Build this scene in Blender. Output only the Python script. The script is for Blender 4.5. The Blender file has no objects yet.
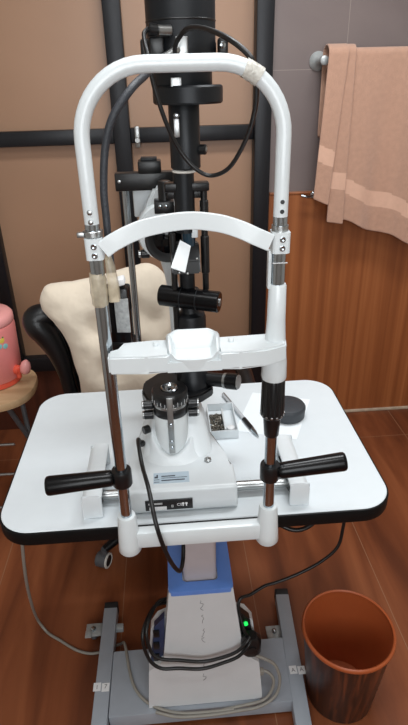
import bpy, bmesh, math, random
from mathutils import Vector, Matrix
random.seed(4)
S = bpy.context.scene
COL = S.collection
PI = math.pi

# ------------------------------------------------------------------ camera
cam = bpy.data.cameras.new('camera'); camo = bpy.data.objects.new('camera', cam); COL.objects.link(camo)
yaw, pit, rol = math.radians(3.6), math.radians(27.6), math.radians(1.5)
fw = Vector((math.sin(yaw) * math.cos(pit), math.cos(yaw) * math.cos(pit), -math.sin(pit)))
rt = Vector((math.cos(yaw), -math.sin(yaw), 0)); up = rt.cross(fw)
R_ = rt * math.cos(rol) - up * math.sin(rol); U_ = up * math.cos(rol) + rt * math.sin(rol)
mw = Matrix((R_, U_, -fw)).transposed().to_4x4(); mw.translation = (0, 0, 1.57); camo.matrix_world = mw
cam.sensor_fit = 'VERTICAL'; cam.sensor_height = 24.0; cam.lens = 24.0 * 540.0 / 725.0
cam.clip_start = .02; cam.clip_end = 50
S.camera = camo

# ------------------------------------------------------------------ light
w = bpy.data.worlds.new('world'); S.world = w; w.use_nodes = True
w.node_tree.nodes['Background'].inputs[0].default_value = (.75, .85, 1, 1)
w.node_tree.nodes['Background'].inputs[1].default_value = .25

def area(name, loc, size, sizey, power, color, rot=(0, 0, 0)):
    l = bpy.data.lights.new(name, 'AREA'); l.shape = 'RECTANGLE'; l.size = size; l.size_y = sizey
    l.energy = power; l.color = color
    o = bpy.data.objects.new(name, l); COL.objects.link(o); o.location = loc; o.rotation_euler = rot
    return o
area('ceiling_light', (.45, 1.35, 2.70), 1.2, .3, 21, (.95, .98, 1))
area('ceiling_light', (.0, .30, 2.70), 1.2, .3, 11, (.95, .98, 1))
area('window_light', (.1, -1.25, 1.75), 1.5, 1.2, 24, (.93, .97, 1), (math.radians(90), 0, 0))
S.view_settings.view_transform = 'Standard'; S.view_settings.look = 'None'
S.view_settings.gamma = 1; S.view_settings.use_curve_mapping = False
S.view_settings.exposure = 0.42

# ------------------------------------------------------------------ materials
def lin(c):
    out = []
    for v in c:
        v /= 255.0
        out.append(v / 12.92 if v <= .04045 else ((v + .055) / 1.055) ** 2.4)
    return (*out, 1)

def mat(name, c, rough=.5, metal=0, var=.06, scale=30, bump=0, bscale=200, coat=0, spec=.5, trans=0, alpha=1, stretch=(1, 1, 1), sheen=0):
    m = bpy.data.materials.new(name); m.use_nodes = True
    nt = m.node_tree; b = nt.nodes['Principled BSDF']
    b.inputs['Roughness'].default_value = rough; b.inputs['Metallic'].default_value = metal
    b.inputs['Coat Weight'].default_value = coat; b.inputs['Specular IOR Level'].default_value = spec
    b.inputs['Transmission Weight'].default_value = trans; b.inputs['Alpha'].default_value = alpha
    b.inputs['Sheen Weight'].default_value = sheen
    tc = nt.nodes.new('ShaderNodeTexCoord'); mp = nt.nodes.new('ShaderNodeMapping')
    mp.inputs['Scale'].default_value = stretch
    nt.links.new(tc.outputs['Object'], mp.inputs['Vector'])
    n = nt.nodes.new('ShaderNodeTexNoise'); n.inputs['Scale'].default_value = scale; n.inputs['Detail'].default_value = 4
    nt.links.new(mp.outputs['Vector'], n.inputs['Vector'])
    r = nt.nodes.new('ShaderNodeValToRGB'); L = lin(c)
    r.color_ramp.elements[0].position = .3; r.color_ramp.elements[1].position = .7
    r.color_ramp.elements[0].color = (*[max(0, v * (1 - var)) for v in L[:3]], 1)
    r.color_ramp.elements[1].color = (*[min(1, v * (1 + var)) for v in L[:3]], 1)
    nt.links.new(n.outputs['Fac'], r.inputs['Fac']); nt.links.new(r.outputs['Color'], b.inputs['Base Color'])
    if bump:
        n2 = nt.nodes.new('ShaderNodeTexNoise'); n2.inputs['Scale'].default_value = bscale
        nt.links.new(mp.outputs['Vector'], n2.inputs['Vector'])
        bp = nt.nodes.new('ShaderNodeBump'); bp.inputs['Strength'].default_value = bump; bp.inputs['Distance'].default_value = .004
        nt.links.new(n2.outputs['Fac'], bp.inputs['Height']); nt.links.new(bp.outputs['Normal'], b.inputs['Normal'])
    return m

def wood(name, c0, c1, c2, stretch, rough=.4, joints=None, coat=0, bump=0):
    """streaky wood; joints=(spacing x, offset x, joint colour, spacing y, offset y) adds thin tile joints"""
    m = bpy.data.materials.new(name); m.use_nodes = True
    nt = m.node_tree; b = nt.nodes['Principled BSDF']; b.inputs['Roughness'].default_value = rough
    b.inputs['Coat Weight'].default_value = coat; b.inputs['Specular IOR Level'].default_value = .4
    N = nt.nodes.new; K = nt.links.new
    tc = N('ShaderNodeTexCoord'); mp = N('ShaderNodeMapping'); mp.inputs['Scale'].default_value = stretch
    K(tc.outputs['Object'], mp.inputs['Vector'])
    n = N('ShaderNodeTexNoise'); n.inputs['Scale'].default_value = 1; n.inputs['Detail'].default_value = 6; n.inputs['Distortion'].default_value = .6
    K(mp.outputs['Vector'], n.inputs['Vector'])
    r = N('ShaderNodeValToRGB'); e = r.color_ramp.elements
    e[0].position = .32; e[0].color = lin(c0); e[1].position = .68; e[1].color = lin(c2)
    q = e.new(.5); q.color = lin(c1)
    K(n.outputs['Fac'], r.inputs['Fac']); out = r.outputs['Color']
    if joints:
        sx = N('ShaderNodeSeparateXYZ'); K(tc.outputs['Object'], sx.inputs[0])
        def line(sock, spacing, off, width):
            a = N('ShaderNodeMath'); a.operation = 'SUBTRACT'; K(sock, a.inputs[0]); a.inputs[1].default_value = off - 20 * spacing
            d = N('ShaderNodeMath'); d.operation = 'MODULO'; K(a.outputs[0], d.inputs[0]); d.inputs[1].default_value = spacing
            l = N('ShaderNodeMath'); l.operation = 'LESS_THAN'; K(d.outputs[0], l.inputs[0]); l.inputs[1].default_value = width
            return l.outputs[0]
        a = line(sx.outputs[joints[5] if len(joints) > 5 else 0], joints[0], joints[1], .0022)
        c = line(sx.outputs[joints[6] if len(joints) > 6 else 1], joints[3], joints[4], .0022)
        mx = N('ShaderNodeMath'); mx.operation = 'MAXIMUM'; K(a, mx.inputs[0]); K(c, mx.inputs[1])
        mix = N('ShaderNodeMix'); mix.data_type = 'RGBA'; K(mx.outputs[0], mix.inputs['Factor'])
        K(out, mix.inputs['A']); mix.inputs['B'].default_value = lin(joints[2]); out = mix.outputs['Result']
    K(out, b.inputs['Base Color'])
    return m

M = dict(
    white=mat('white_paint', (208, 214, 216), .28, var=.015, coat=.25),
    ivory=mat('ivory_paint', (214, 220, 223), .35, var=.02),
    laminate=mat('white_laminate', (214, 221, 225), .42, var=.012),
    edge=mat('black_edge', (12, 13, 14), .45, var=.1, spec=.2),
    black=mat('black_plastic', (14, 15, 17), .33, var=.1),
    gloss=mat('gloss_black', (10, 10, 12), .24, var=.1, spec=.28),
    satin=mat('satin_black', (22, 25, 29), .42, metal=.35, var=.08),
    rubber=mat('cable_black', (13, 13, 14), .4, var=.1),
    hose=mat('hose_grey', (44, 47, 53), .5, var=.1, bump=.3, bscale=400),
    cable_grey=mat('cable_grey', (140, 136, 128), .5, var=.06),
    chrome=mat('chrome', (176, 184, 190), .14, metal=1, var=.02),
    steel=mat('brushed_steel', (170, 172, 172), .32, metal=1, var=.06, stretch=(1, 1, .1)),
    mirror=mat('mirror_glass', (235, 240, 242), .04, metal=1, var=.005),
    lens=mat('lens_glass', (6, 8, 12), .08, var=.1, spec=.4),
    teal=mat('teal_glass', (28, 52, 66), .12, coat=.5, var=.1),
    tape=mat('yellowed_tape', (214, 200, 174), .3, var=.2, scale=70, bump=.5, bscale=150, coat=.3, alpha=.55),
    tapew=mat('white_tape', (212, 208, 198), .35, var=.12, scale=120, bump=.4, bscale=220, alpha=.75),
    label=mat('silver_label', (150, 152, 152), .4, var=.25, scale=160),
    lab_black=mat('black_label', (22, 23, 25), .4, var=.05),
    lab_white=mat('white_label', (228, 229, 230), .5, var=.02),
    lab_blue=mat('pale_blue_label', (176, 192, 204), .5, var=.05),
    ink=mat('ink', (58, 62, 70), .6, var=.05),
    ink_grey=mat('faded_ink', (128, 126, 128), .6, var=.1, scale=200),
    boxgrey=mat('housing_grey', (204, 206, 208), .42, var=.03, scale=12),
    column=mat('column_grey', (178, 170, 172), .35, var=.03),
    blue=mat('blue_plastic', (98, 140, 216), .4, var=.04),
    navy=mat('navy_panel', (42, 52, 82), .4, var=.1),
    stand=mat('grey_powder_coat', (156, 163, 172), .42, metal=.1, var=.03, bump=.1, bscale=500),
    cap=mat('black_cap', (26, 26, 28), .6, var=.1),
    brownpanel=mat('brown_panel', (158, 123, 98), .36, var=.05, scale=2.2),
    frame=mat('dark_frame', (27, 28, 32), .38, metal=.3, var=.15, stretch=(6, 6, .6), scale=8),
    tile=None, dado=None, floor=None,
    grout=mat('pale_grout', (176, 158, 138), .7, var=.15, scale=40),
    plaster=mat('plaster', (200, 196, 188), .8, var=.03, scale=5),
    towel=mat('towel_terry', (196, 153, 130), .95, var=.05, scale=60, bump=.9, bscale=500, sheen=.3),
    towelb=mat('towel_band', (212, 170, 147), .85, var=.03, scale=60, bump=.3, bscale=300, sheen=.2),
    cream=mat('cream_fabric', (222, 209, 190), .9, var=.03, scale=20, bump=.9, bscale=22, sheen=.2),
    leather=mat('black_leather', (14, 16, 19), .36, var=.12, bump=.15, bscale=220),
    pink=mat('pink_plastic', (236, 142, 138), .35, var=.02),
    pinkl=mat('light_pink_plastic', (238, 164, 160), .35, var=.02),
    orange=mat('coral_plastic', (226, 92, 70), .35, var=.03),
    yellow=mat('sticker_yellow', (232, 206, 90), .5, var=.05),
    aqua=mat('sticker_aqua', (140, 196, 196), .5, var=.05),
    green=mat('sticker_green', (90, 130, 70), .5, var=.05),
    tan=wood('tan_wood', (184, 152, 114), (194, 162, 124), (202, 172, 134), (6, 40, 6), .45),
    basket_in=mat('basket_lining', (168, 84, 44), .42, var=.06, scale=6),
    basket_out=wood('basket_woodgrain', (34, 22, 18), (66, 36, 24), (112, 58, 34), (60, 60, 1.6), .38),
    paper=mat('paper', (232, 238, 242), .8, var=.01),
    puck=mat('dark_grey_plastic', (48, 52, 57), .5, var=.08),
    clear=mat('clear_plastic', (196, 200, 204), .2, var=.02, alpha=.8),
    bits=mat('metal_bits', (120, 116, 108), .35, metal=.6, var=.6, scale=260),
    whitewheel=mat('white_ring', (214, 212, 206), .4, var=.03),
    wheelgrey=mat('grey_caster', (84, 86, 90), .5, var=.1),
)
M['floor'] = wood('wood_tile_floor', (94, 50, 31), (124, 69, 42), (146, 86, 54), (9, 1.1, 1), .33, (.4435, .2265, (150, 112, 86), 2.3, 2.115))
M['dado'] = wood('brown_wood_dado', (134, 76, 42), (150, 88, 50), (166, 102, 60), (26, 1, .5), .35)
M['darkwood'] = wood('dark_wood', (54, 28, 20), (74, 38, 26), (92, 48, 32), (14, 1, .6), .4)
M['tile'] = wood('mauve_wall_tile', (113, 101, 99), (119, 107, 105), (125, 113, 110), (2, 2, 2), .3, (.6, .731, (150, 138, 132), .46, 1.596, 0, 2))
def glow(name, c, s):
    m = mat(name, c); b = m.node_tree.nodes['Principled BSDF']; b.inputs['Emission Color'].default_value = lin(c); b.inputs['Emission Strength'].default_value = s
    return m
M['zinc'] = mat('zinc_plate', (176, 180, 180), .4, metal=.35, var=.1, scale=60)
M['reflect_paint'] = mat('painted_reflection', (214, 218, 220), .38, metal=.2, var=.03)  # pale colour stands in for the white reflection in the slanted mirror
M['matte'] = mat('matte_black', (12, 12, 14), .55, var=.1)
M['led'] = glow('green_lamp', (30, 220, 90), .8)

# ------------------------------------------------------------------ mesh builder
def frame_of(d):
    d = d.normalized(); a = Vector((0, 0, 1)) if abs(d.z) < .9 else Vector((1, 0, 0))
    u = a.cross(d).normalized(); return u, d.cross(u)

def smooth_path(pts, n=6):
    P = [Vector(p) for p in pts]
    if len(P) < 3: return P
    out = []
    for i in range(len(P) - 1):
        p0 = P[i - 1] if i else P[0] * 2 - P[1]; p1, p2 = P[i], P[i + 1]; p3 = P[i + 2] if i + 2 < len(P) else P[-1] * 2 - P[-2]
        for k in range(n):
            t = k / n
            out.append(.5 * ((2 * p1) + (p2 - p0) * t + (2 * p0 - 5 * p1 + 4 * p2 - p3) * t * t + (3 * p1 - p0 - 3 * p2 + p3) * t ** 3))
    out.append(P[-1]); return out

class MB:
    def __init__(s): s.bm = bmesh.new()
    def ring(s, pts): return [s.bm.verts.new(p) for p in pts]
    def skin(s, rings, closed=True, cap0=True, cap1=True, mi=0):
        for a, b in zip(rings, rings[1:]):
            n = len(a)
            for i in range(n if closed else n - 1):
                j = (i + 1) % n
                try: s.bm.faces.new((a[i], a[j], b[j], b[i])).material_index = mi
                except ValueError: pass
        if closed and cap0 and len(rings[0]) > 2: s.bm.faces.new(list(reversed(rings[0]))).material_index = mi
        if closed and cap1 and len(rings[-1]) > 2: s.bm.faces.new(rings[-1]).material_index = mi
        return s
    def box(s, x0, x1, y0, y1, z0, z1, bev=0, seg=2, rot=None, mi=0):
        t = bmesh.new(); bmesh.ops.create_cube(t, size=1)
        for v in t.verts: v.co = Vector((v.co.x * (x1 - x0), v.co.y * (y1 - y0), v.co.z * (z1 - z0)))
        if bev: bmesh.ops.bevel(t, geom=t.edges[:], offset=bev, segments=seg, affect='EDGES', profile=.5)
        c = Vector(((x0 + x1) / 2, (y0 + y1) / 2, (z0 + z1) / 2))
        return s._merge(t, (Matrix.Translation(c) @ rot.to_4x4()) if rot else Matrix.Translation(c), mi)
    def _merge(s, t, mx, mi=0):
        mp = {v: s.bm.verts.new(mx @ v.co) for v in t.verts}
        for f in t.faces: s.bm.faces.new([mp[v] for v in f.verts]).material_index = mi
        t.free(); return s
    def lathe(s, c, axis, prof, seg=32, mi=0, cap=True):
        """prof = [(radius, distance along axis)]"""
        c = Vector(c); axis = Vector(axis).normalized(); u, v = frame_of(axis)
        rs = []
        for r, h in prof:
            r = max(r, 1e-5)
            rs.append(s.ring([c + axis * h + (u * math.cos(a) + v * math.sin(a)) * r for a in [2 * PI * k / seg for k in range(seg)]]))
        return s.skin(rs, cap0=cap, cap1=cap, mi=mi)
    def cyl(s, p0, p1, r0, r1=None, seg=24, ch=0, mi=0):
        p0, p1 = Vector(p0), Vector(p1); L = (p1 - p0).length; r1 = r0 if r1 is None else r1
        pr = [(r0 - ch, 0), (r0, ch), (r1, L - ch), (r1 - ch, L)] if ch else [(r0, 0), (r1, L)]
        return s.lathe(p0, p1 - p0, pr, seg, mi)
    def sweep(s, pts, r, seg=12, n=6, smooth=True, rad=None):
        P = smooth_path(pts, n) if smooth else [Vector(p) for p in pts]
        T = [(P[min(i + 1, len(P) - 1)] - P[max(i - 1, 0)]).normalized() for i in range(len(P))]
        u, _ = frame_of(T[0]); rs = []
        for i, p in enumerate(P):
            u = (u - T[i] * u.dot(T[i])).normalized(); v = T[i].cross(u)
            q = rad(i / (len(P) - 1)) if rad else r
            rs.append(s.ring([p + (u * math.cos(a) + v * math.sin(a)) * q for a in [2 * PI * k / seg for k in range(seg)]]))
        return s.skin(rs)
    def prism(s, poly, f, a, b, mi=0):
        """poly of (p,q); f(p,q,t)->point at the two ends a and b"""
        s.skin([s.ring([f(p, q, a) for p, q in poly]), s.ring([f(p, q, b) for p, q in poly])], mi=mi); return s
    def loft(s, sections, seg=6, mi=0):
        """sections: (x0,x1,y0,y1,z,corner radius), stacked rounded rectangles"""
        s.skin([s.ring([(x, y, z) for x, y in rrect(x0, x1, y0, y1, r, seg)]) for x0, x1, y0, y1, z, r in sections], mi=mi); return s
    def pillow(s, outline, th, f, rings=10, n=3, flat=.5, dent=None):
        """outline of (p,q) around its centre, thickness th, f(p,q,t)->point"""
        P = [Vector((a, b, 0)) for a, b in outline]; Q = smooth_path(P + [P[0], ], n)[:-1]
        c = sum(Q, Vector()) / len(Q); fr, bk = [], []
        for k in range(rings):
            t = 1 - (1 - k / (rings - 1)) ** 1.6 if False else math.sin(PI / 2 * k / (rings - 1))
            q = max(0, 1 - t ** 3.0) ** flat * th / 2
            if k == rings - 1: q = 0
            t2 = max(t, .02)
            rg = []
            for p in Q:
                x = c + (p - c) * t2; d = q * (dent(x.x, x.y) if dent else 1); rg.append((x, d))
            fr.append(s.ring([f(x.x, x.y, -d) for x, d in rg]))
            if k < rings - 1: bk.append(s.ring([f(x.x, x.y, q) for x, d in rg]))
        bk.append(fr[-1]); s.skin(fr, cap1=False); s.skin(list(reversed(bk)), cap0=False); return s
    def build(s, name, m, parent=None, flat=False, angle=40):
        bmesh.ops.recalc_face_normals(s.bm, faces=s.bm.faces[:])
        me = bpy.data.meshes.new(name); 
        base = Vector((0, 0, 0)); q = parent
        while q is not None: base = base + Vector(q.location); q = q.parent
        if base.length: bmesh.ops.translate(s.bm, verts=s.bm.verts[:], vec=-base)
        s.bm.to_mesh(me); s.bm.free()
        for x in (m if isinstance(m, (list, tuple)) else [m]): me.materials.append(M[x] if isinstance(x, str) else x)
        if not flat:
            for p in me.polygons: p.use_smooth = True
            me.set_sharp_from_angle(angle=math.radians(angle))
        o = bpy.data.objects.new(name, me); COL.objects.link(o)
        if parent: o.parent = parent
        return o

def rrect(x0, x1, y0, y1, r, seg=6):
    out = []
    for cx, cy, a0 in ((x1 - r, y1 - r, 0), (x0 + r, y1 - r, PI / 2), (x0 + r, y0 + r, PI), (x1 - r, y0 + r, 3 * PI / 2)):
        for k in range(seg + 1):
            a = a0 + PI / 2 * k / seg; out.append((cx + r * math.cos(a), cy + r * math.sin(a)))
    return out

def tag(o, label, cat, group=None, kind=None):
    o['label'] = label; o['category'] = cat
    if group: o['group'] = group
    if kind: o['kind'] = kind
    return o
def thing(name, loc, label, cat, group=None):
    o = bpy.data.objects.new(name, None); COL.objects.link(o); o.location = loc; o.empty_display_size = .05
    return tag(o, label, cat, group)
def part(o, label): o['label'] = label; return o
def struct(o): o['kind'] = 'structure'; return o
def one(name, mb, m, label, cat, group=None): return tag(mb.build(name, m), label, cat, group)

def writing(name, text, size, m, parent, pos, right, upv, align='CENTER'):
    """lettering as a thin solid mesh standing on a surface"""
    cu = bpy.data.curves.new(name, 'FONT'); cu.body = text; cu.size = size; cu.extrude = .0002; cu.align_x = align; cu.align_y = 'CENTER'
    t = bpy.data.objects.new(name, cu); COL.objects.link(t); bpy.context.view_layer.update()
    me = bpy.data.meshes.new_from_object(t.evaluated_get(bpy.context.evaluated_depsgraph_get()))
    bpy.data.objects.remove(t)
    r, u = Vector(right).normalized(), Vector(upv).normalized(); nn = r.cross(u)
    mx = Matrix((r, u, nn)).transposed().to_4x4(); mx.translation = Vector(pos)
    base = Vector((0, 0, 0)); q = parent
    while q is not None: base = base + Vector(q.location); q = q.parent
    me.transform(Matrix.Translation(-base) @ mx); me.materials.clear(); me.materials.append(M[m]); me.name = name
    o = bpy.data.objects.new(name, me); COL.objects.link(o); o.parent = parent
    return o

# ------------------------------------------------------------------ room
WY = 2.36; X0, X1, Y0, ZC = -1.75, 1.95, -1.3, 2.75
struct(MB().box(X0, X1, Y0, WY + .1, -.08, 0).build('floor', 'floor', flat=True))
struct(MB().box(X0, X1, Y0, WY + .1, ZC, ZC + .08).build('ceiling', 'plaster', flat=True))
struct(MB().box(.436, X1, WY, WY + .1, 0, ZC).build('wall_back', 'tile', flat=True))
struct(MB().box(X0 - .1, X0, Y0, WY + .1, 0, ZC).build('wall_left', 'plaster', flat=True))
struct(MB().box(X1, X1 + .1, Y0, WY + .1, 0, ZC).build('wall_right', 'plaster', flat=True))
struct(MB().box(X0, X1, Y0 - .1, Y0, 0, ZC).build('wall_front', 'plaster', flat=True))
struct(MB().box(.446, X1, WY - .012, WY, .014, 1.128).build('trim_1', 'dado', flat=True))
struct(MB().box(.446, X1, WY - .016, WY, 1.128, 1.138, .002).build('trim_2', 'dado'))
struct(MB().box(.446, X1, WY - .022, WY, 0, .014, .003).build('baseboard_back', 'grout'))
# dark metal framed partition door with brown panels
door = bpy.data.objects.new('door_1', None); COL.objects.link(door); door.location = (-.4, WY, 0); struct(door)
MB().box(.372, .438, WY - .05, WY + .06, 0, ZC, .004).build('door_jamb', 'frame', door)
MB().box(X0, .372, WY + .02, WY + .05, .40, ZC).build('door_panel', 'brownpanel', door, flat=True)
MB().box(X0, .372, WY + .015, WY + .055, 0, .345).build('kick_panel', 'darkwood', door, flat=True)
MB().box(-.188, -.122, WY - .03, WY + .05, .40, ZC, .004).build('door_stile', 'frame', door)
MB().box(-.765, -.708, WY - .03, WY + .05, .40, ZC, .004).build('door_stile', 'frame', door)
for xa, xb in ((X0, -.765), (-.708, -.188), (-.122, .372)):
    MB().box(xa, xb, WY - .02, WY + .05, 1.352, 1.408, .004).build('cross_rail', 'frame', door)
MB().box(X0, .372, WY - .02, WY + .05, .342, .415, .004).build('bottom_rail', 'frame', door)
lt = MB().box(-.105, -.085, WY - .03, WY - .018, 1.335, 1.415, .004)
lt.build('door_latch', 'steel', door)
MB().cyl((-.095, WY - .05, 1.365), (-.095, WY - .03, 1.365), .011, seg=16, ch=.002).build('latch_knob', 'steel', door)

# ------------------------------------------------------------------ towel rail, hook, towel
tr = thing('towel_rail', (.6, WY, 1.62), 'chrome towel rail with round wall flange, under the brown towel', 'towel rail')
MB().cyl((.622, 2.275, 1.625), (1.5, 2.275, 1.625), .009).build('rail', 'chrome', tr)
for x in (.622, 1.49):
    MB().lathe((x, WY, 1.625), (0, -1, 0), [(.034, 0), (.034, .006), (.027, .014), (.02, .02), (.013, .03), (.013, .07), (.016, .08), (.016, .1), (.01, .104)]).build('wall_flange', 'zinc', tr)
hk = thing('wall_hook', (.6, WY, 1.12), 'small chrome hook on the wood wall at the towel\'s lower left corner', 'hook')
MB().lathe((.637, WY - .012, 1.125), (0, -1, 0), [(.014, 0), (.014, .005), (.006, .012), (.006, .05)], 20).build('hook_stem', 'chrome', hk)
MB().sweep([(.637, WY - .058, 1.125), (.62, WY - .064, 1.124), (.595, WY - .066, 1.126), (.573, WY - .062, 1.131)], .006, 10).build('hook_arm', 'chrome', hk)

def towel_layer(mb, xl_top, xr_top, xl_bot, xr_bot, ztop, zb, yoff, bands, ripple, n=26, back=1.25):
    """a cloth layer draped over the rail: back hang, over the rail, front hang"""
    rows = []
    rb = .016 + yoff
    path = []
    for k in range(6): path.append((WY - .085 + rb, back + (ztop - .02 - back) * k / 5, 0))
    for k in range(1, 8):
        a = PI * k / 8; path.append((2.275 + math.cos(a) * rb, ztop - .02 + math.sin(a) * (.02 + yoff * .3), 0))
    m = 96
    for k in range(m + 1): path.append((2.275 - rb, None, k / m))
    def pt(i, u, extra):
        y, z, t = path[i]
        xl = xl_top + (xl_bot - xl_top) * t; xr = xr_top + (xr_bot - xr_top) * t
        x = xl + (xr - xl) * u
        zz = z if z is not None else (ztop - .02) + (zb(u) - (ztop - .02)) * t
        yy = y + (ripple(x, t) * (1 if z is None else .25) if True else 0)
        return Vector((x, yy + extra, zz))
    outer = [[mb.bm.verts.new(pt(i, j / n, 0)) for j in range(n + 1)] for i in range(len(path))]
    for i in range(len(path) - 1):
        for j in range(n):
            f = mb.bm.faces.new((outer[i][j], outer[i][j + 1], outer[i + 1][j + 1], outer[i + 1][j]))
            zc = sum(v.co.z for v in f.verts) / 4
            if path[i][1] is None:
                u = (j + .5) / n; dz = zc - zb(u)
                if bands[0] < dz < bands[1] : f.material_index = 1
tw = MB()
def rip_main(x, t): return (.013 * math.sin(x * 23 + .4) + .008 * math.sin(x * 51 + 1)) * t - .012 * t
towel_layer(tw, .69, 1.35, .715, 1.37, 1.662, lambda u: 1.040 - .125 * min(1, u * 1.8) + .008 * math.sin(u * 22), .0, (.105, .165), rip_main, 40)
towel_layer(tw, .665, .735, .668, .738, 1.670, lambda u: 1.033 - .012 * u, .014, (.135, .20), lambda x, t: -.010 * math.sin((x - .63) * 24) * t - .010 * t, 10, 1.3)
towel_layer(tw, .628, .705, .603, .664, 1.668, lambda u: 1.130 - .026 * u, .026, (.145, .205), lambda x, t: -.012 * math.sin((x - .6) * 30) * t - .010 * t, 10, 1.35)
two = tw.build('hand_towel', ['towel', 'towelb'], angle=80)
sm = two.modifiers.new('thickness', 'SOLIDIFY'); sm.thickness = .007; sm.offset = 0
sb = two.modifiers.new('soft', 'SUBSURF'); sb.levels = 1; sb.render_levels = 1
tag(two, 'tan brown terry towel hanging folded over the wall rail', 'towel')

# ------------------------------------------------------------------ instrument table
tb = thing('instrument_table', (.035, 1.0, 0), 'white topped black edged instrument table on grey steel stand with blue trimmed column box', 'table')
TX0, TX1, TY0, TY1, TZ = -.372, .438, .797, 1.333, .80
def slab(x0, x1, y0, y1, zs, r, ins): return [(x0 + i, x1 - i, y0 + i, y1 - i, z, r - i) for z, i in zip(zs, ins)]
MB().loft(slab(TX0 + .004, TX1 - .004, TY0 + .004, TY1 - .004, (.770, .7985, .80), .070, (0, 0, .0015)), 12).build('tabletop', 'laminate', tb)
e = MB(); ro = [(TX0, TX1, TY0, TY1, .072)]
def ringz(i, z): return e.ring([(x, y, z) for x, y in rrect(TX0 + i, TX1 - i, TY0 + i, TY1 - i, .074 - i, 12)])
e.skin([ringz(.0045, .768), ringz(.001, .768), ringz(0, .772), ringz(0, .794), ringz(.001, .7975), ringz(.0045, .7985)], cap0=False, cap1=False)
e.build('edge_band', 'edge', tb)
MB().box(-.2, .27, .87, 1.26, .746, .770, .003).build('top_bracket', 'stand', tb)
MB().loft([(-.006, .078, .955, 1.05, .30, .012), (-.006, .078, .955, 1.05, .745, .012)], 5).build('lift_column', 'column', tb)
# housing: front shell with flared foot
def fy(z): return .925 - (.45 - z) * .128
mx_ = .036
def mirror_poly(h): return [(mx_ + p, z) for p, z in h] + [(mx_ - p, z) for p, z in reversed(h)]
hb = MB()
front = mirror_poly([(.155, .062), (.153, .10), (.146, .195), (.106, .228), (.080, .448)])
hb.prism(front, lambda p, q, t: Vector((p, fy(q) if t == 0 else .96, q)), 0, 1)
shell = mirror_poly([(.153, .0615), (.146, .1945), (.134, .305), (.114, .335), (.088, .346), (.0795, .4475)])
hb.prism(shell, lambda p, q, t: Vector((p, (fy(q) + .03) if t == 0 else fy(q) + .055, q)), 0, 1)
hb.box(-.044, .116, .96, 1.118, .0615, .444)
bmesh.ops.bevel(hb.bm, geom=[x for x in hb.bm.edges if x.calc_face_angle(0) > .3], offset=.006, segments=2, affect='EDGES')
hous = hb.build('column_housing', 'boxgrey', tb)
for z0, z1 in ((.418, .385), (.372, .345), (.325, .28), (.212, .185), (.172, .148)):   # faded vertical print on the housing
    n = int((z0 - z1) / .004); pts = []
    for k in range(n + 1):
        z = z0 - (z0 - z1) * k / n; pts.append((.036 + random.uniform(-.005, .005), fy(z) - .0001, z + random.uniform(-.001, .001)))
    part(MB().sweep(pts, .0008, 6, smooth=False).build('printed_word', 'ink_grey', hous), 'faded grey vertical print')
for sx in (-1, 1):
    pl = MB(); pts = [(mx_ + sx * .096, .356), (mx_ + sx * .124, .326), (mx_ + sx * .141, .205), (mx_ + sx * .102, .225)]
    if sx < 0: pts.reverse()
    pl.prism(pts, lambda p, q, t: Vector((p, fy(q) + (.016 if t == 0 else .034), q)), 0, 1)
    sp = part(pl.build('socket_panel', 'navy' if sx < 0 else 'black', tb), 'navy side panel with sockets' if sx < 0 else 'black side panel with switch')
    if sx > 0:
        part(MB().lathe((mx_ + .113, fy(.312) + .017, .314), (0, -1, .12), [(.0058, 0), (.0058, .005), (.003, .007)], 16).build('power_switch', 'led', sp), 'glowing green switch')
    else:
        for k in range(3): MB().box(mx_ - .128 - k * .002, mx_ - .112 - k * .002, fy(.30 - k * .04) + .011, fy(.30 - k * .04) + .018, .294 - k * .04, .318 - k * .04, .002).build('socket', 'black', sp)
bt = MB()
bt.skin([bt.ring([(x, y, z) for x, y in rrect(-.045 - i, .117 + i, .922 - i, 1.12 + i, .012, 4)]) for z, i in ((.438, .0), (.452, 0), (.4535, -.002))] +
        [bt.ring([(x, y, z) for x, y in rrect(-.045 + .036 , .117 - .036, .95, 1.058, .01, 4)]) for z in (.4535, .44)], cap0=False, cap1=False)
part(bt.build('blue_collar', 'blue', tb), 'blue plastic collar')
# steel foot frame
MB().loft([(-.228, .285, .862, 1.052, .012, .004), (-.228, .285, .862, 1.052, .058, .004), (-.227, .284, .863, 1.051, .060, .004)], 3).build('foot_plate', 'stand', tb)
def foot_bar(name_x, ang, mirror):
    c = Vector((name_x, 1.0, 0)); rot = Matrix.Rotation(ang, 3, 'Z')
    b = MB().box(-.021, .021, -.22, .205, .020, .062, .002)
    for v in b.bm.verts: v.co = rot @ v.co + c
    o = b.build('foot_bar', 'stand', tb)
    k = MB().box(-.0215, .0215, .205, .228, .0195, .0625, .003)
    for v in k.bm.verts: v.co = rot @ v.co + c
    part(k.build('end_cap', 'cap', o), 'black plastic end cap')
    st = MB()
    for j, dx in enumerate((-.012, .012)):
        st.box(dx - .0105 + c.x + .004 * mirror, dx + .0105 + c.x + .004 * mirror, .932 + .003 * (j == 0), .956 + .003 * (j == 0), .0622, .0627)
    so = st.build('number_sticker', 'lab_white', o, flat=True)
    for j, ch in enumerate(('1', '7') if mirror < 0 else ('A', 'A')):
        writing('sticker_mark', ch, .017, 'ink_grey', o, (c.x + .004 * mirror + (-.012, .012)[j], .9455, .0630), (1, 0, 0), (0, 1, 0))
    for yy in (-.19, .16):
        q = rot @ Vector((0, yy, 0)) + c
        MB().lathe((q.x, q.y, 0), (0, 0, 1), [(.018, 0), (.018, .008), (.006, .012), (.006, .022)], 16).build('levelling_foot', 'cap', o)
    return o
foot_bar(-.25, math.radians(-.6), -1)
foot_bar(.301, math.radians(-3.5), 1)
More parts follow.
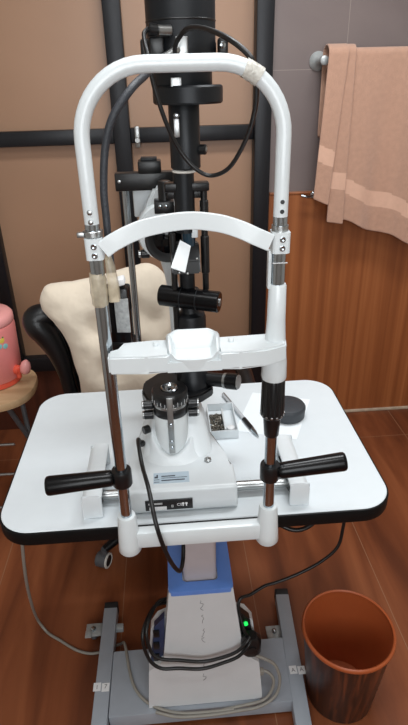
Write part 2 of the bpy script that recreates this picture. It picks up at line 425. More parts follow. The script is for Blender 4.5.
# brake casters at the side of the bars
def side_caster(x, y, s):
    b = MB().box(min(x, x + .05 * s), max(x, x + .05 * s), y - .022, y + .022, .030, .036, .002)
    b.box(min(x + .03 * s, x + .05 * s), max(x + .03 * s, x + .05 * s), y - .03, y - .005, .036, .041, .002)
    o = b.build('caster_bracket', 'zinc', tb)
    MB().cyl((x + .026 * s - .008, y, .018), (x + .026 * s + .008, y, .018), .018, seg=20, ch=.003).build('caster_wheel', 'wheelgrey', o)
    MB().lathe((x + .026 * s, y, .036), (0, 0, 1), [(.008, 0), (.008, .006), (.004, .008)], 6).build('caster_bolt', 'chrome', o)
side_caster(-.274, 1.15, -1); side_caster(.292, 1.09, -1)
b = MB().box(-.228, -.205, 1.135, 1.155, .03, .05, .003); b.build('brake_lever', 'zinc', tb)

# ------------------------------------------------------------------ rail covers on the table
def rail_cover(x0, x1, y0, y1, label, inner):
    t = thing('rail_cover', ((x0 + x1) / 2, (y0 + y1) / 2, .80), label, 'rail cover', 'rail covers')
    xi = x1 if inner > 0 else x0
    prof = [(0, 0), (0, .042), (.005, .052), (.013, .057), (.033, .058), (.040, .054), (.040, .048), (.012, .046), (.010, .0)]
    xo = x0 if inner > 0 else x1
    MB().prism(prof, lambda p, q, y: Vector((xo + inner * p, y, .80 + q)), y0, y1).build('cover_shell', 'ivory', t)
    a, b_ = sorted((xo + inner * .0005, xo + inner * .0398))
    MB().box(a, b_, y0 - .001, y0 + .005, .80, .8565, .004).build('end_plate', 'ivory', t)
    MB().box(a, b_, y1 - .005, y1 + .001, .80, .8565, .004).build('end_plate', 'ivory', t)
    a, b_ = sorted((xo + inner * .012, xo + inner * .030))
    MB().box(a, b_, y0 + .006, y1 - .006, .8003, .8015).build('toothed_rail', 'black', t)
    return t
rail_cover(-.196, -.154, .826, 1.0, 'pale rail cover on the white table left of the instrument base', 1)
rail_cover(.217, .257, .822, .99, 'pale rail cover on the white table right of the instrument base', -1)

# ------------------------------------------------------------------ slit lamp
sl = thing('slit_lamp', (-.005, .96, .80), 'black and white slit lamp microscope with tall lamp tower standing on the table', 'microscope')
bmesh_base = MB()
bp_ = [(-.116, .826), (.114, .826), (.115, .895), (.094, .93), (.066, 1.06), (-.080, 1.09), (-.098, .93), (-.116, .895)]
bmesh_base.prism(bp_, lambda p, q, t: Vector((p * (1 if t == 0 else .985), q if t == 0 else .826 + (q - .826) * .985 + .003, .802 + .056 * t)), 0, 1)
bmesh.ops.bevel(bmesh_base.bm, geom=bmesh_base.bm.edges[:], offset=.008, segments=3, affect='EDGES', profile=.6)
base = bmesh_base.build('base', 'ivory', sl)
MB().loft([(-.080, .073, .925, 1.088, .856, .03), (-.076, .070, .935, 1.086, .872, .03), (-.068, .064, .95, 1.08, .895, .03), (-.060, .058, .962, 1.075, .915, .028), (-.052, .05, .97, 1.07, .93, .026), (-.040, .04, .98, 1.06, .935, .02)], 6).build('plinth', 'ivory', sl)
ap = MB(); rs = []
def hz(a): return .868 + .068 * ((1 - math.cos(a)) / 2) ** .8
for r, kk in ((.071, 0), (.064, .12), (.056, .42), (.0505, .75), (.0465, .95), (.0435, 1), (.0385, .98), (.036, .90)):
    rs.append(ap.ring([(-.012 + r * math.sin(a), .965 - r * math.cos(a), .8565 + (hz(a) - .8565) * kk) for a in [2 * PI * k / 48 for k in range(48)]]))
ap.skin(rs, cap0=False, cap1=False); ap.build('base_apron', 'ivory', sl)
MB().lathe((-.012, .965, .858), (0, 0, 1), [(.0355, 0), (.0355, .095), (.034, .097)], 40).build('pivot_column', 'white', sl)
pv = MB().lathe((-.012, .965, .953), (0, 0, 1), [(.034, 0), (.0365, .003), (.0365, .020), (.035, .022), (.035, .030), (.0375, .033), (.0375, .052), (.034, .057), (.02, .0575), (.017, .054)], 40).build('pivot_head', 'black', sl)
part(MB().lathe((-.012, .965, .975), (0, 0, 1), [(.0352, 0), (.0365, .001), (.0365, .006), (.0352, .007)], 40, cap=False).build('scale_ring', 'steel', pv), 'pale graduated ring')
for k in range(26):
    a = PI + PI * (k + .5) / 26
    c = Vector((-.012 + .0372 * math.cos(a), .965 + .0372 * math.sin(a), 0))
    if k % 2 == 0: MB().cyl((c.x, c.y, .984), (c.x, c.y, .984 + (.007 if k % 4 else .010)), .0006, seg=6).build('scale_mark', 'lab_white', pv)
MB().lathe((-.012, .965, 1.004), (0, 0, 1), [(.0185, .0), (.0185, .008), (.016, .0095), (.0125, .0085), (.009, .004), (.004, .003)], 32).build('pivot_cap', 'chrome', pv)
st = MB().box(-.0195, -.0070, .926, .9285, .872, 1.008, .001); stp = part(st.build('position_strip', 'steel', sl), 'brushed metal strip')
for z in (.888, .903, .945): MB().lathe((-.013, .9262, z), (0, -1, 0), [(.0035, 0), (.0035, .002), (.002, .003)], 12).build('screw', 'chrome', stp)
for s_, xa in ((-1, -.049), (1, .025)):
    for z in (.974, .950):
        xb = xa + s_ * .019
        k = MB().cyl((xa, .962, z), (xb, .962, z), .0098, seg=20, ch=.001).build('clamp_knob', 'black', sl)
        MB().cyl((xb - s_ * .001, .962, z), (xb + s_ * .0035, .962, z), .0088, seg=20, ch=.001).build('knob_cap', 'steel', k)
MB().cyl((-.060, .962, .915), (-.072, .955, .915), .009, seg=20, ch=.001).build('lock_button', 'black', sl)
MB().lathe((.060, .912, .858), (0, 0, 1), [(.008, 0), (.008, .005), (.005, .007), (.0035, .005)], 6).build('base_bolt', 'steel', sl)
MB().lathe((-.077, .955, .880), (-.3, -.3, 1), [(.007, 0), (.0075, .006), (.005, .010)], 14).build('cable_bushing', 'black', sl)
# type plate and label on the base, their writing
lp = part(MB().box(-.072, .022, .8232, .8265, .812, .836, .0004).build('type_plate', 'lab_black', base), 'black type plate with white lettering')
MB().box(-.064, -.030, .8226, .8234, .813, .8215).build('plate_field', 'lab_white', lp, flat=True)
writing('plate_lettering', 'CE', .0095, 'lab_white', lp, (-.004, .8228, .824), (1, 0, 0), (0, 0, 1))
pm = MB()
for x in (.003, .0095):
    pm.box(x - .0022, x + .0022, .8226, .8234, .8245, .8285); pm.box(x - .001, x + .001, .8226, .8234, .8198, .8245)
pm.box(-.0205, -.0165, .8226, .8234, .818, .8195); pm.box(-.0205, -.0165, .8226, .8234, .823, .8245); pm.box(-.0205, -.0193, .8226, .8234, .818, .8245); pm.box(-.0177, -.0165, .8226, .8234, .818, .8245)
pm.build('plate_symbols', 'lab_white', lp, flat=True)
ln = MB()
for z in (.8275, .8300): ln.box(-.066, -.038, .8226, .8234, z, z + .0008)
ln.build('plate_lines', 'lab_white', lp, flat=True)
def shoulder(x, t, h): return Vector((x, .846 + t * 1.35, .8582 + h))
def shl(mb, xa, xb, ta, tb_, h=.0012):
    mb.skin([mb.ring([shoulder(x, t, hh) for x, t in ((xa, ta), (xb, ta), (xb, tb_), (xa, tb_))]) for hh in (-.0006, h - .0005)]); return mb
mlab = part(shl(MB(), -0.0540, 0.0180, .002, .026).build('maker_label', 'lab_blue', base, flat=True), 'pale blue maker label')
d = MB(); shl(d, -0.0380, -0.0100, .0165, .0185, .0017); shl(d, -0.0380, 0.0140, .0130, .0137, .0017); shl(d, -0.0380, 0.0090, .007, .009, .0017)
d.build('label_lines', 'ink', mlab, flat=True)
d = MB(); shl(d, -0.0520, -0.0450, .014, .0175, .0017); shl(d, -0.0480, -0.0450, .0175, .0215, .0017)
shl(d, -0.0530, -0.0420, .0045, .0053, .0017); shl(d, -0.0530, -0.0420, .0098, .0106, .0017)
d.build('label_symbol', 'ink', mlab, flat=True)
# axle through the base and wheels inside the covers
MB().cyl((-.180, .872, .819), (.240, .872, .819), .0102).build('axle', 'steel', sl)
for x in (-.166, .228): MB().cyl((x - .005, .872, .820), (x + .005, .872, .820), .0180, seg=24, ch=.001).build('wheel', 'black', sl)
# swing arm with knob
ar = MB(); ar.prism([(-.060, .99), (-.074, 1.03), (-.070, 1.075), (-.040, 1.11), (.02, 1.13), (.078, 1.10), (.084, 1.03), (.06, 1.005), (.02, .985)], lambda p, q, z: Vector((p, q, z)), .945, .968)
bmesh.ops.bevel(ar.bm, geom=ar.bm.edges[:], offset=.004, segments=2, affect='EDGES'); ar.build('swing_arm', 'black', sl)
k0, k1 = Vector((.052, 1.052, .981)), Vector((.136, 1.008, .990)); kd = (k1 - k0).normalized(); kl = (k1 - k0).length
kn = MB().cyl(k0, k0 + kd * kl * .68, .0155, seg=28, ch=.002).build('slit_knob', 'black', sl)
MB().cyl(k0 + kd * kl * .66, k0 + kd * kl * .72, .0172, seg=28, ch=.0005).build('knob_ring', 'steel', kn)
MB().cyl(k0 + kd * kl * .72, k1, .0180, seg=28, ch=.002).build('knob_grip', 'gloss', kn)
part(MB().cyl(k1 - kd * .0005, k1 + kd * .0015, .0158, seg=28).build('knob_face', 'steel', kn), 'bright metal face')
# illumination column
CX, CY = .040, 1.05
MB().lathe((CX, CY, .962), (0, 0, 1), [(.036, 0), (.036, .03), (.0325, .035), (.0325, .168), (.030, .176), (.021, .180), (.019, .184), (.019, .23)], 36).build('lower_column', 'satin', sl)
a0, a1 = Vector((-.020, 1.052, 1.181)), Vector((.098, 1.008, 1.176))
tc_ = MB().cyl(a0, a1, .0215, seg=36, ch=.002).build('filter_barrel', 'gloss', sl)
ax = (a1 - a0).normalized()
for t in (.045, .078): MB().lathe(a0 + ax * t, ax, [(.0213, 0), (.0221, .0006), (.0221, .002), (.0213, .0026)], 36, cap=False).build('barrel_ring', 'satin', tc_)
MB().lathe(a1, ax, [(.008, 0), (.008, .0015), (.004, .003)], 16).build('barrel_lens', 'steel', tc_)
MB().cyl((CX - .004, 1.045, 1.197), (CX - .004, 1.045, 1.262), .0155).build('middle_column', 'satin', sl)
# mirror prism head
ph = MB(); ph.prism([(1.010, 1.236), (1.070, 1.236), (1.075, 1.285), (1.045, 1.287), (1.012, 1.262)], lambda p, q, x: Vector((x, p, q)), .006, .062)
bmesh.ops.bevel(ph.bm, geom=ph.bm.edges[:], offset=.003, segments=2, affect='EDGES')
pho = ph.build('mirror_head', 'black', sl)
mr = MB(); n_ = Vector((0, -.82, .57))
mr.skin([mr.ring([Vector(p) + n_ * h for p in ((.004, 1.0, 1.253), (.031, .997, 1.243), (.045, 1.030, 1.285), (.025, 1.035, 1.296))]) for h in (.0, .004)])
part(mr.build('mirror', 'reflect_paint', pho, flat=True), 'slanted silvery mirror')
for p in ((.020, 1.0, 1.243), (.036, 1.0, 1.241), (.055, 1.005, 1.268)): MB().lathe(p, (0, -1, 0), [(.0022, -.002), (.0022, .0015), (.001, .002)], 10).build('screw', 'steel', pho)
part(MB().cyl((.042, 1.048, 1.283), (.042, 1.048, 1.318), .013, .015).build('relay_lens', 'teal', pho), 'dark teal glass lens')
part(MB().box(.046, .060, 1.035, 1.065, 1.30, 1.335, .002).build('lens_block', 'ivory', pho), 'pale block beside lens')
# tubes, cross bar and rods
MB().cyl((CX - .003, CY, 1.31), (CX - .003, CY, 1.425), .0195, seg=32).build('lower_tube', 'satin', sl)
MB().lathe((CX - .001, CY, 1.419), (0, 0, 1), [(.019, 0), (.0235, .002), (.0235, .005), (.02, .007)], 36).build('white_ring', 'whitewheel', sl)
ut = MB().lathe((CX + .002, CY, 1.4255), (0, 0, 1), [(.024, 0), (.0275, .003), (.0275, .112), (.026, .115)], 36).build('upper_tube', 'satin', sl)
pl = MB().box(.0225, .0325, 1.0225, 1.027, 1.482, 1.512, .001); plo = part(pl.build('tube_plate', 'steel', ut), 'thin metal plate')
MB().lathe((.028, 1.0225, 1.517), (0, -1, 0), [(.005, -.003), (.005, .002), (.003, .003)], 12).build('plate_screw', 'chrome', plo)
k = MB().cyl((.066, 1.045, 1.459), (.080, 1.04, 1.459), .009, seg=20, ch=.002).build('tube_knob', 'black', ut)
MB().lathe((.0795, 1.0402, 1.459), (1, -.3, 0), [(.006, 0), (.004, .0015)], 14).build('knob_face', 'steel', k)
MB().box(.000, .084, 1.038, 1.064, 1.386, 1.402, .003).build('cross_bar', 'black', sl)
MB().cyl((.074, 1.05, 1.19), (.074, 1.05, 1.392), .0065, seg=16).build('guide_rod', 'black', sl)
part(MB().cyl((.074, 1.05, 1.355), (.074, 1.05, 1.386), .0042, seg=14).build('rod_bolt', 'chrome', sl), 'bare metal upper end')
MB().cyl((.074, 1.05, 1.368), (.074, 1.05, 1.33), .0085, seg=16, ch=.001).build('rod_sleeve', 'black', sl)
MB().cyl((.074, 1.05, 1.30), (.074, 1.05, 1.225), .0085, seg=16, ch=.001).build('rod_sleeve', 'black', sl)
MB().cyl((.0105, 1.035, .968), (.0105, 1.035, 1.31), .0062, seg=16).build('guide_rod', 'black', sl)
MB().box(.004, .080, 1.05, 1.075, 1.372, 1.386, .002).build('tie_bar', 'black', sl)
# lamp house
lh = MB().lathe((CX + .002, CY, 1.562), (0, 0, 1), [(.050, 0), (.051, .002), (.051, .030), (.056, .042), (.0585, .050), (.0585, .062), (.0575, .064), (.0575, .235), (.045, .255), (.045, .275)], 48).build('lamp_house', 'satin', sl)
MB().lathe((CX + .010, CY - .002, 1.534), (0, 0, 1), [(.058, 0), (.061, .003), (.061, .026), (.058, .029)], 48).build('lamp_flange', 'satin', sl)
MB().lathe((CX + .002, CY, 1.655), (0, 0, 1), [(.0576, 0), (.0584, .001), (.0584, .002), (.0576, .003)], 48, cap=False).build('seam_ring', 'black', lh)
for x in (-.018, .110): MB().box(x - .008, x + .008, 1.02, 1.05, 1.605, 1.632, .004).build('side_lug', 'black', lh)
MB().lathe((.107, 1.016, 1.62), (.3, -1, 0), [(.005, 0), (.005, .004), (.003, .005)], 12).build('lug_screw', 'chrome', lh)
cn = MB().cyl((.024, .995, 1.640), (.003, .987, 1.640), .0085, seg=20, ch=.001).build('connector', 'steel', lh)
MB().cyl((.003, .987, 1.640), (-.012, .982, 1.642), .0092, seg=20, ch=.002).build('connector_plug', 'black', cn)
MB().box(-.012, .012, .99, 1.02, 1.602, 1.632, .003).build('connector_block', 'black', lh)
MB().cyl((.034, .990, 1.615), (.006, .972, 1.599), .0072, seg=18, ch=.001).build('hose_fitting', 'steel', lh)
MB().box(.030, .050, .985, .995, 1.590, 1.632, .002).build('terminal', 'steel', lh)
MB().box(.024, .040, .978, .986, 1.592, 1.606, .002).build('cable_clip', 'black', lh)
MB().box(.020, .038, .996, 1.002, 1.553, 1.575, .001).build('terminal_plate', 'steel', lh)
# microscope behind
mb_ = MB().lathe((.000, 1.15, 1.282), (0, 1, 0), [(.050, 0), (.060, .004), (.064, .014), (.064, .05), (.052, .075), (.045, .12)], 40).build('microscope_head', 'white', sl)
MB().lathe((.002, 1.143, 1.270), (0, 1, 0), [(.030, .006), (.034, .003), (.040, -.003), (.046, -.004), (.049, 0), (.049, .010)], 40).build('objective_ring', 'matte', mb_)
MB().lathe((.002, 1.143, 1.270), (0, 1, 0), [(.0005, .002), (.02, .0035), (.032, .006), (.032, .01)], 32).build('objective_lens', 'lens', mb_)
for dx in (-.018, .02): MB().lathe((.003 + dx, 1.1435, 1.280), (0, -1, 0), [(.011, -.002), (.011, .001), (.007, .0015)], 20).build('lens_cell', 'lens', mb_)
k = MB().cyl((-.058, 1.165, 1.236), (-.040, 1.165, 1.236), .0095, seg=20, ch=.001).build('magnifier_knob', 'black', sl)
MB().cyl((-.064, 1.165, 1.236), (-.058, 1.165, 1.236), .0082, seg=20, ch=.001).build('knob_cap', 'steel', k)
MB().box(-.070, -.012, 1.235, 1.262, 1.300, 1.372, .004).build('side_housing', 'ivory', sl)
nk = MB(); nk.prism([(-.058, 1.30), (-.022, 1.375), (.008, 1.378), (.03, 1.33), (.01, 1.29), (-.04, 1.26)], lambda p, q, y: Vector((p, y, q)), 1.17, 1.235)
bmesh.ops.bevel(nk.bm, geom=nk.bm.edges[:], offset=.006, segments=2, affect='EDGES'); nk.build('neck_casting', 'white', sl)
MB().box(-.102, .020, 1.185, 1.215, 1.366, 1.402, .002).build('top_bar', 'black', sl)
MB().lathe((-.093, 1.185, 1.386), (0, -1, 0), [(.0035, -.001), (.0035, .001), (.002, .0015)], 12).build('screw', 'steel', sl)
tbk = MB().box(-.052, -.004, 1.18, 1.22, 1.400, 1.425, .003).build('top_block', 'black', sl)
MB().box(-.046, -.012, 1.186, 1.214, 1.424, 1.431, .002).build('block_lid', 'satin', tbk)
MB().cyl((.000, 1.12, 1.352), (.000, 1.12, 1.395), .013, seg=24, ch=.001).build('lever_post', 'black', sl)
MB().box(-.022, .018, 1.098, 1.14, 1.335, 1.358, .002).build('prism_bracket', 'black', sl)
for x in (-.010, .002): MB().lathe((x, 1.098, 1.35), (0, -1, 0), [(.004, 0), (.004, .002), (.002, .003)], 10).build('bracket_screw', 'chrome', sl)
part(MB().cyl((-.083, 1.2, .985), (-.083, 1.2, 1.37), .0075, seg=20).build('guide_rod', 'chrome', sl), 'bright chrome rod')
MB().box(-.094, .03, 1.185, 1.215, .972, .990, .002).build('carrier_bar', 'black', sl)
MB().box(.0, .045, 1.10, 1.23, .95, .972, .003).build('rear_arm', 'black', sl)
arm_ = MB(); arm_.sweep([(-.012, 1.2, 1.25), (-.004, 1.2, 1.21), (.006, 1.2, 1.16), (.010, 1.2, 1.08), (.012, 1.2, .985)], .014, 14); arm_.build('support_arm', 'ivory', sl)
MB().box(-.045, .055, 1.27, 1.36, 1.245, 1.335, .012).build('prism_box', 'ivory', sl)
for dx in (-.032, .032): 
    t = MB().cyl((.005 + dx, 1.355, 1.30), (.005 + dx, 1.44, 1.325), .016, seg=24).build('eyepiece', 'black', sl)

# ------------------------------------------------------------------ chin rest frame
PL, PR, PY = -.101, .159, .75
cr = thing('chin_rest_frame', (.03, PY, .775), 'white chin rest frame with chrome posts clamped to the table front edge', 'chin rest')
bb = MB().box(PL + .012, PR - .012, .739, .760, .799, .836, .004).build('base_bar', 'white', cr)
for x in (PL, PR):
    MB().lathe((x, PY, .788), (0, 0, 1), [(.019, 0), (.0215, .004), (.0205, .02), (.0172, .080), (.0155, .086), (.0118, .087)], 32).build('post_socket', 'white', cr)
    MB().box(x - .012, x + .012, .762, .7965, .770, .796, .003).build('table_bracket', 'ivory', cr)
for x, z1 in ((PL, 1.40), (PR, 1.40)):
    MB().cyl((x, PY, .83), (x, PY, z1), .0102, seg=28).build('post', 'chrome', cr)
# arch
r_, zt = .085, 1.589
arch = [(PL, PY, 1.392), (PL, PY, 1.43), (PL, PY, 1.47)]
for k in range(0, 13):
    a = PI - PI / 2 * k / 12; arch.append((PL + r_ + r_ * math.cos(a), PY, zt - r_ + r_ * math.sin(a)))
for k in range(0, 13):
    a = PI / 2 - PI / 2 * k / 12; arch.append((PR - r_ + r_ * math.cos(a), PY, zt - r_ + r_ * math.sin(a)))
arch += [(PR, PY, 1.47), (PR, PY, 1.43), (PR, PY, 1.385)]
ac = MB().sweep(arch, .0101, 20, smooth=False).build('arch_tube', 'white', cr)
for x, m_ in ((PL, 'steel'), (PR, 'black')):
    for z in (1.402, 1.415): MB().lathe((x, PY - .0101, z + (.006 if x > 0 else .002)), (0, -1, 0), [(.0036, -.001), (.0036, .0012), (.002, .002)] if x < 0 else [(.003, -.001), (.003, .0004)], 12).build('arch_screw', m_, ac)
cl = MB().lathe((PL, PY, 1.3825), (0, 0, 1), [(.0128, 0), (.0138, .001), (.0138, .008), (.0128, .009)], 28).build('clamp_ring', 'steel', cr)
MB().box(PL - .021, PL - .011, PY - .010, PY - .002, 1.3835, 1.3905, .001).build('clamp_lug', 'steel', cl)
MB().lathe((PR, PY, 1.378), (0, 0, 1), [(.0118, 0), (.0118, .010)], 28).build('clamp_ring', 'steel', cr)
# forehead band: arched strip that also bows away
bandc = [(-.088, .735, 1.367), (-.074, .737, 1.376), (-.048, .742, 1.387), (-.02, .747, 1.394), (.028, .752, 1.3985), (.07, .749, 1.3945), (.1, .744, 1.386), (.124, .739, 1.3755), (.144, .736, 1.367)]
P = smooth_path(bandc, 5); fb = MB(); rs = []
for i, p in enumerate(P):
    T = (P[min(i + 1, len(P) - 1)] - P[max(i - 1, 0)]).normalized(); n = Vector((0, 1, 0)); h = Vector((-T.z, 0, T.x)).normalized()
    hh, tt = .0122, .0026
    rs.append(fb.ring([p + h * (hh * a) + n * (tt * b) for a, b in ((1, -.5), (.9, -1), (-.9, -1), (-1, -.5), (-1, .5), (-.9, 1), (.9, 1), (1, .5))]))
fb.skin(rs)
fbo = fb.build('forehead_band', 'white', cr)
for x, s_ in ((PL, 1), (PR, -1)):
    xa, xb, za, zb_ = (x - .0118, x + .0125, 1.353, 1.3825) if s_ > 0 else (x - .0125, x + .0130, 1.351, 1.380)
    MB().loft([(xa, xb, PY - .017, PY + .012, za, .006), (xa, xb, PY - .017, PY + .012, zb_, .006)], 5).build('band_clamp', 'white', fbo)
    for z in (1.360, 1.3725):
        MB().lathe((x + .001, PY - .017, z - (.001 if s_ < 0 else 0)), (0, -1, 0), [(.0042, -.001), (.0042, .0014), (.0032, .0018), (.0015, .0008)], 14).build('band_screw', 'chrome', fbo)
# chin rest plate with cup
cp = MB()
def slab_z(z): return lambda p, q, t: Vector((p, q, z if t else 1.183))
cp.prism([(-.097, .714), (-.04, .711), (-.006, .711), (-.006, .768), (-.03, .766), (-.078, .764), (-.080, .738), (-.097, .738)], slab_z(1.2125), 0, 1)
cp.prism([(.068, .711), (.10, .711), (.140, .714), (.172, .728), (.176, .752), (.165, .772), (.10, .766), (.068, .768)], slab_z(1.2125), 0, 1)
bmesh.ops.bevel(cp.bm, geom=cp.bm.edges[:], offset=.003, segments=2, affect='EDGES')
cp.prism([(-.010, .7112), (.072, .7112), (.072, .768), (-.010, .768)], slab_z(1.199), 0, 1)
cpo = cp.build('chin_plate', 'white', cr)
cup = MB(); nu, nv = 28, 16; top, bot = [], []
def sst(a, b, t): t = min(1, max(0, (t - a) / (b - a))); return t * t * (3 - 2 * t)
for j in range(nv + 1):
    v = j / nv; rt_, rb_ = [], []
    for i in range(nu + 1):
        u = -1 + 2 * i / nu; x = .031 + .042 * (u * (.94 + .06 * v)); y = .7120 + .062 * v + .006 * u * u * (1 - v)
        y -= .003 * (1 - u * u) * (1 - v)
        wall = max(sst(.66, .90, abs(u)), sst(.68, .90, v)); fall = max(sst(.93, 1, abs(u)), sst(.95, 1, v), 0)
        z = 1.2035 - .003 * sst(0, .3, v) + wall * (.0095 + .017 * sst(0, .6, v)) - .008 * sst(.55, 1, abs(u)) * sst(.6, 1, v) + (1 - wall) * .003 * sst(.25, .05, v) * 0 - fall * .004
        rt_.append(cup.bm.verts.new((x, y, z))); rb_.append(cup.bm.verts.new((x * .97 + .031 * .03, y + .002, 1.185)))
    top.append(rt_); bot.append(rb_)
for j in range(nv):
    for i in range(nu):
        cup.bm.faces.new((top[j][i], top[j][i + 1], top[j + 1][i + 1], top[j + 1][i])); cup.bm.faces.new((bot[j + 1][i], bot[j + 1][i + 1], bot[j][i + 1], bot[j][i]))
for i in range(nu):
    cup.bm.faces.new((bot[0][i], bot[0][i + 1], top[0][i + 1], top[0][i])); cup.bm.faces.new((top[nv][i], top[nv][i + 1], bot[nv][i + 1], bot[nv][i]))
for j in range(nv):
    cup.bm.faces.new((top[j][0], top[j + 1][0], bot[j + 1][0], bot[j][0])); cup.bm.faces.new((bot[j][nu], bot[j + 1][nu], top[j + 1][nu], top[j][nu]))
cup.build('chin_cup', 'white', cpo)
for x in (-.026, .090): MB().lathe((x, .748, 1.2115), (0, 0, 1), [(.0045, 0), (.0045, .005), (.0035, .0065)], 14).build('paper_pin', 'white', cpo)
# right sleeve, height knob
MB().lathe((PR, PY, 1.143), (0, 0, 1), [(.0195, 0), (.0205, .004), (.0195, .03), (.0165, .06), (.0142, .10), (.0132, .156), (.0118, .159)], 32).build('sleeve', 'white', cr)
MB().box(PR - .0155, PR - .0105, PY - .004, PY + .008, 1.295, 1.352, .001).build('sleeve_tongue', 'white', cr)
MB().box(PR - .0106, PR + .0106, PY - .0113, PY - .009, 1.3355, 1.3365).build('post_mark', 'lab_white', cr, flat=True)
kb = MB(); rs = []
for r, z in ((.0175, 1.070), (.0198, 1.074), (.0198, 1.080), (.0192, 1.084), (.0182, 1.137), (.017, 1.143)):
    rs.append(kb.ring([(PR + q * math.cos(a), PY + q * math.sin(a), z) for k in range(96) for a in [2 * PI * k / 96] for q in [r * (1 + (.035 if (k // 2) % 3 else -.045) * (1 if 1.081 < z < 1.14 else 0))]]))
kb.skin(rs); kbo = kb.build('height_knob', 'black', cr, angle=25)
for k in range(14):
    a = 2 * PI * k / 14; MB().lathe((PR + .0195 * math.cos(a), PY + .0195 * math.sin(a), 1.076), (math.cos(a), math.sin(a), 0), [(.0022, -.001), (.0022, .0008), (.001, .0014)], 8).build('index_dot', 'steel', kbo)
MB().lathe((PR, PY, 1.031), (0, 0, 1), [(.0112, 0), (.0125, .002), (.0145, .03), (.0145, .040)], 28).build('knob_ferrule', 'black', cr)
# hand grips
for x, s_, z, tip in ((PL, -1, .9615, Vector((-.230, .742, .9590))), (PR, 1, .9525, Vector((.293, .745, .9675)))):
    co = MB().lathe((x, PY, z - .0165), (0, 0, 1), [(.0112, 0), (.0165, .001), (.0175, .003), (.0175, .030), (.0165, .033), (.0112, .033)], 32).build('grip_collar', 'black', cr)
    p0 = Vector((x + s_ * .015, PY - .002, z + .001)); dd = tip - p0; L = dd.length
    MB().lathe(p0, dd, [(.0125, 0), (.0145, .004), (.0148, .012), (.0172, L - .006), (.0165, L - .002), (.0145, L)], 32).build('hand_grip', 'gloss', co)
# tape wraps on the frame
def lump(c, axis, prof, seg, amp, seed):
    b = MB(); b.lathe(c, axis, prof, seg); rnd = random.Random(seed)
    ctr, ax_ = Vector(c), Vector(axis).normalized()
    for v in b.bm.verts:
        d = v.co - ctr; d -= ax_ * d.dot(ax_); v.co += d.normalized() * rnd.uniform(-amp, amp) if d.length > 1e-6 else Vector()
    return b
b = lump((PL - .001, PY, 1.281), (0, 0, 1), [(.0108, 0), (.0124, .004), (.0117, .012), (.0126, .02), (.0118, .03), (.0124, .04), (.0112, .047), (.0106, .05)], 24, .0006, 1)
part(b.build('tape_wrap', 'tape', cr), 'yellowed clear tape')
b = MB(); b.loft([(PL + .0115, PL + .027, PY - .004, PY + .02, 1.286, .004), (PL + .0115, PL + .027, PY - .004, PY + .02, 1.31, .005), (PL + .0115, PL + .024, PY - .003, PY + .02, 1.335, .005), (PL + .0115, PL + .020, PY, PY + .018, 1.350, .004)], 4)
part(b.build('tape_flap', 'tape', cr), 'yellowed clear tape')
seg_pts = [Vector(p) for p in arch if .098 < p[0] < .131 and p[2] > 1.54]
b = MB().sweep(seg_pts, .0116, 18, n=4)
rnd = random.Random(3)
for v in b.bm.verts: v.co += Vector((rnd.uniform(-1, 1), rnd.uniform(-1, 1), rnd.uniform(-1, 1))) * .0008
part(b.build('tape_wrap', 'tapew', cr), 'crinkled whitish tape')

# ------------------------------------------------------------------ cables at the frame
one('lamp_cable', MB().sweep([(-.012, .980, 1.642), (-.018, .965, 1.632), (-.013, .93, 1.60), (-.006, .93, 1.56), (.010, .94, 1.508), (.029, .95, 1.469), (.053, .95, 1.440), (.08, .95, 1.427), (.109, .93, 1.442), (.130, .89, 1.488), (.133, .83, 1.53), (.127, .780, 1.562), (.120, .7635, 1.583),
                              (.114, .7645, 1.596), (.093, .79, 1.615), (.068, .86, 1.632), (.047, .92, 1.637), (.033, .95, 1.625), (.028, .965, 1.612), (.031, .977, 1.599)], .0036, 10),
    'rubber', 'thin black cable looping from the lamp house down and up to the taped arch', 'cable')
one('corrugated_hose', MB().sweep([(.007, .973, 1.600), (-.004, .93, 1.592), (-.018, .86, 1.578), (-.036, .80, 1.562), (-.062, .784, 1.530), (-.076, .783, 1.492), (-.0835, .782, 1.44), (-.084, .780, 1.40), (-.084, .775, 1.36), (-.083, .768, 1.34), (-.082, .764, 1.325)], .0055, 12),
    'hose', 'dark grey hose curving down inside the left arch into the tape', 'hose')
ab = thing('adapter_box', (-.08, .80, 1.19), 'small black box with grey sticker strapped behind the left chrome post', 'box')
rt2 = Matrix.Rotation(math.radians(-8), 3, 'Z')
MB().box(-.101, -.063, .785, .815, 1.190, 1.292, .003, rot=rt2).build('box_body', 'gloss', ab)
part(MB().box(-.086, -.0645, .7805, .7835, 1.222, 1.278, .0003, rot=rt2).build('sticker', 'label', ab), 'grey printed sticker')
part(MB().box(-.090, -.068, .789, .812, 1.294, 1.304, .002, rot=Matrix.Rotation(math.radians(-14), 3, 'Y')).build('paper_tab', 'lab_white', ab), 'white folded paper')
MB().box(-.103, -.061, .783, .817, 1.188, 1.204, .003, rot=rt2).build('box_lid', 'black', ab)

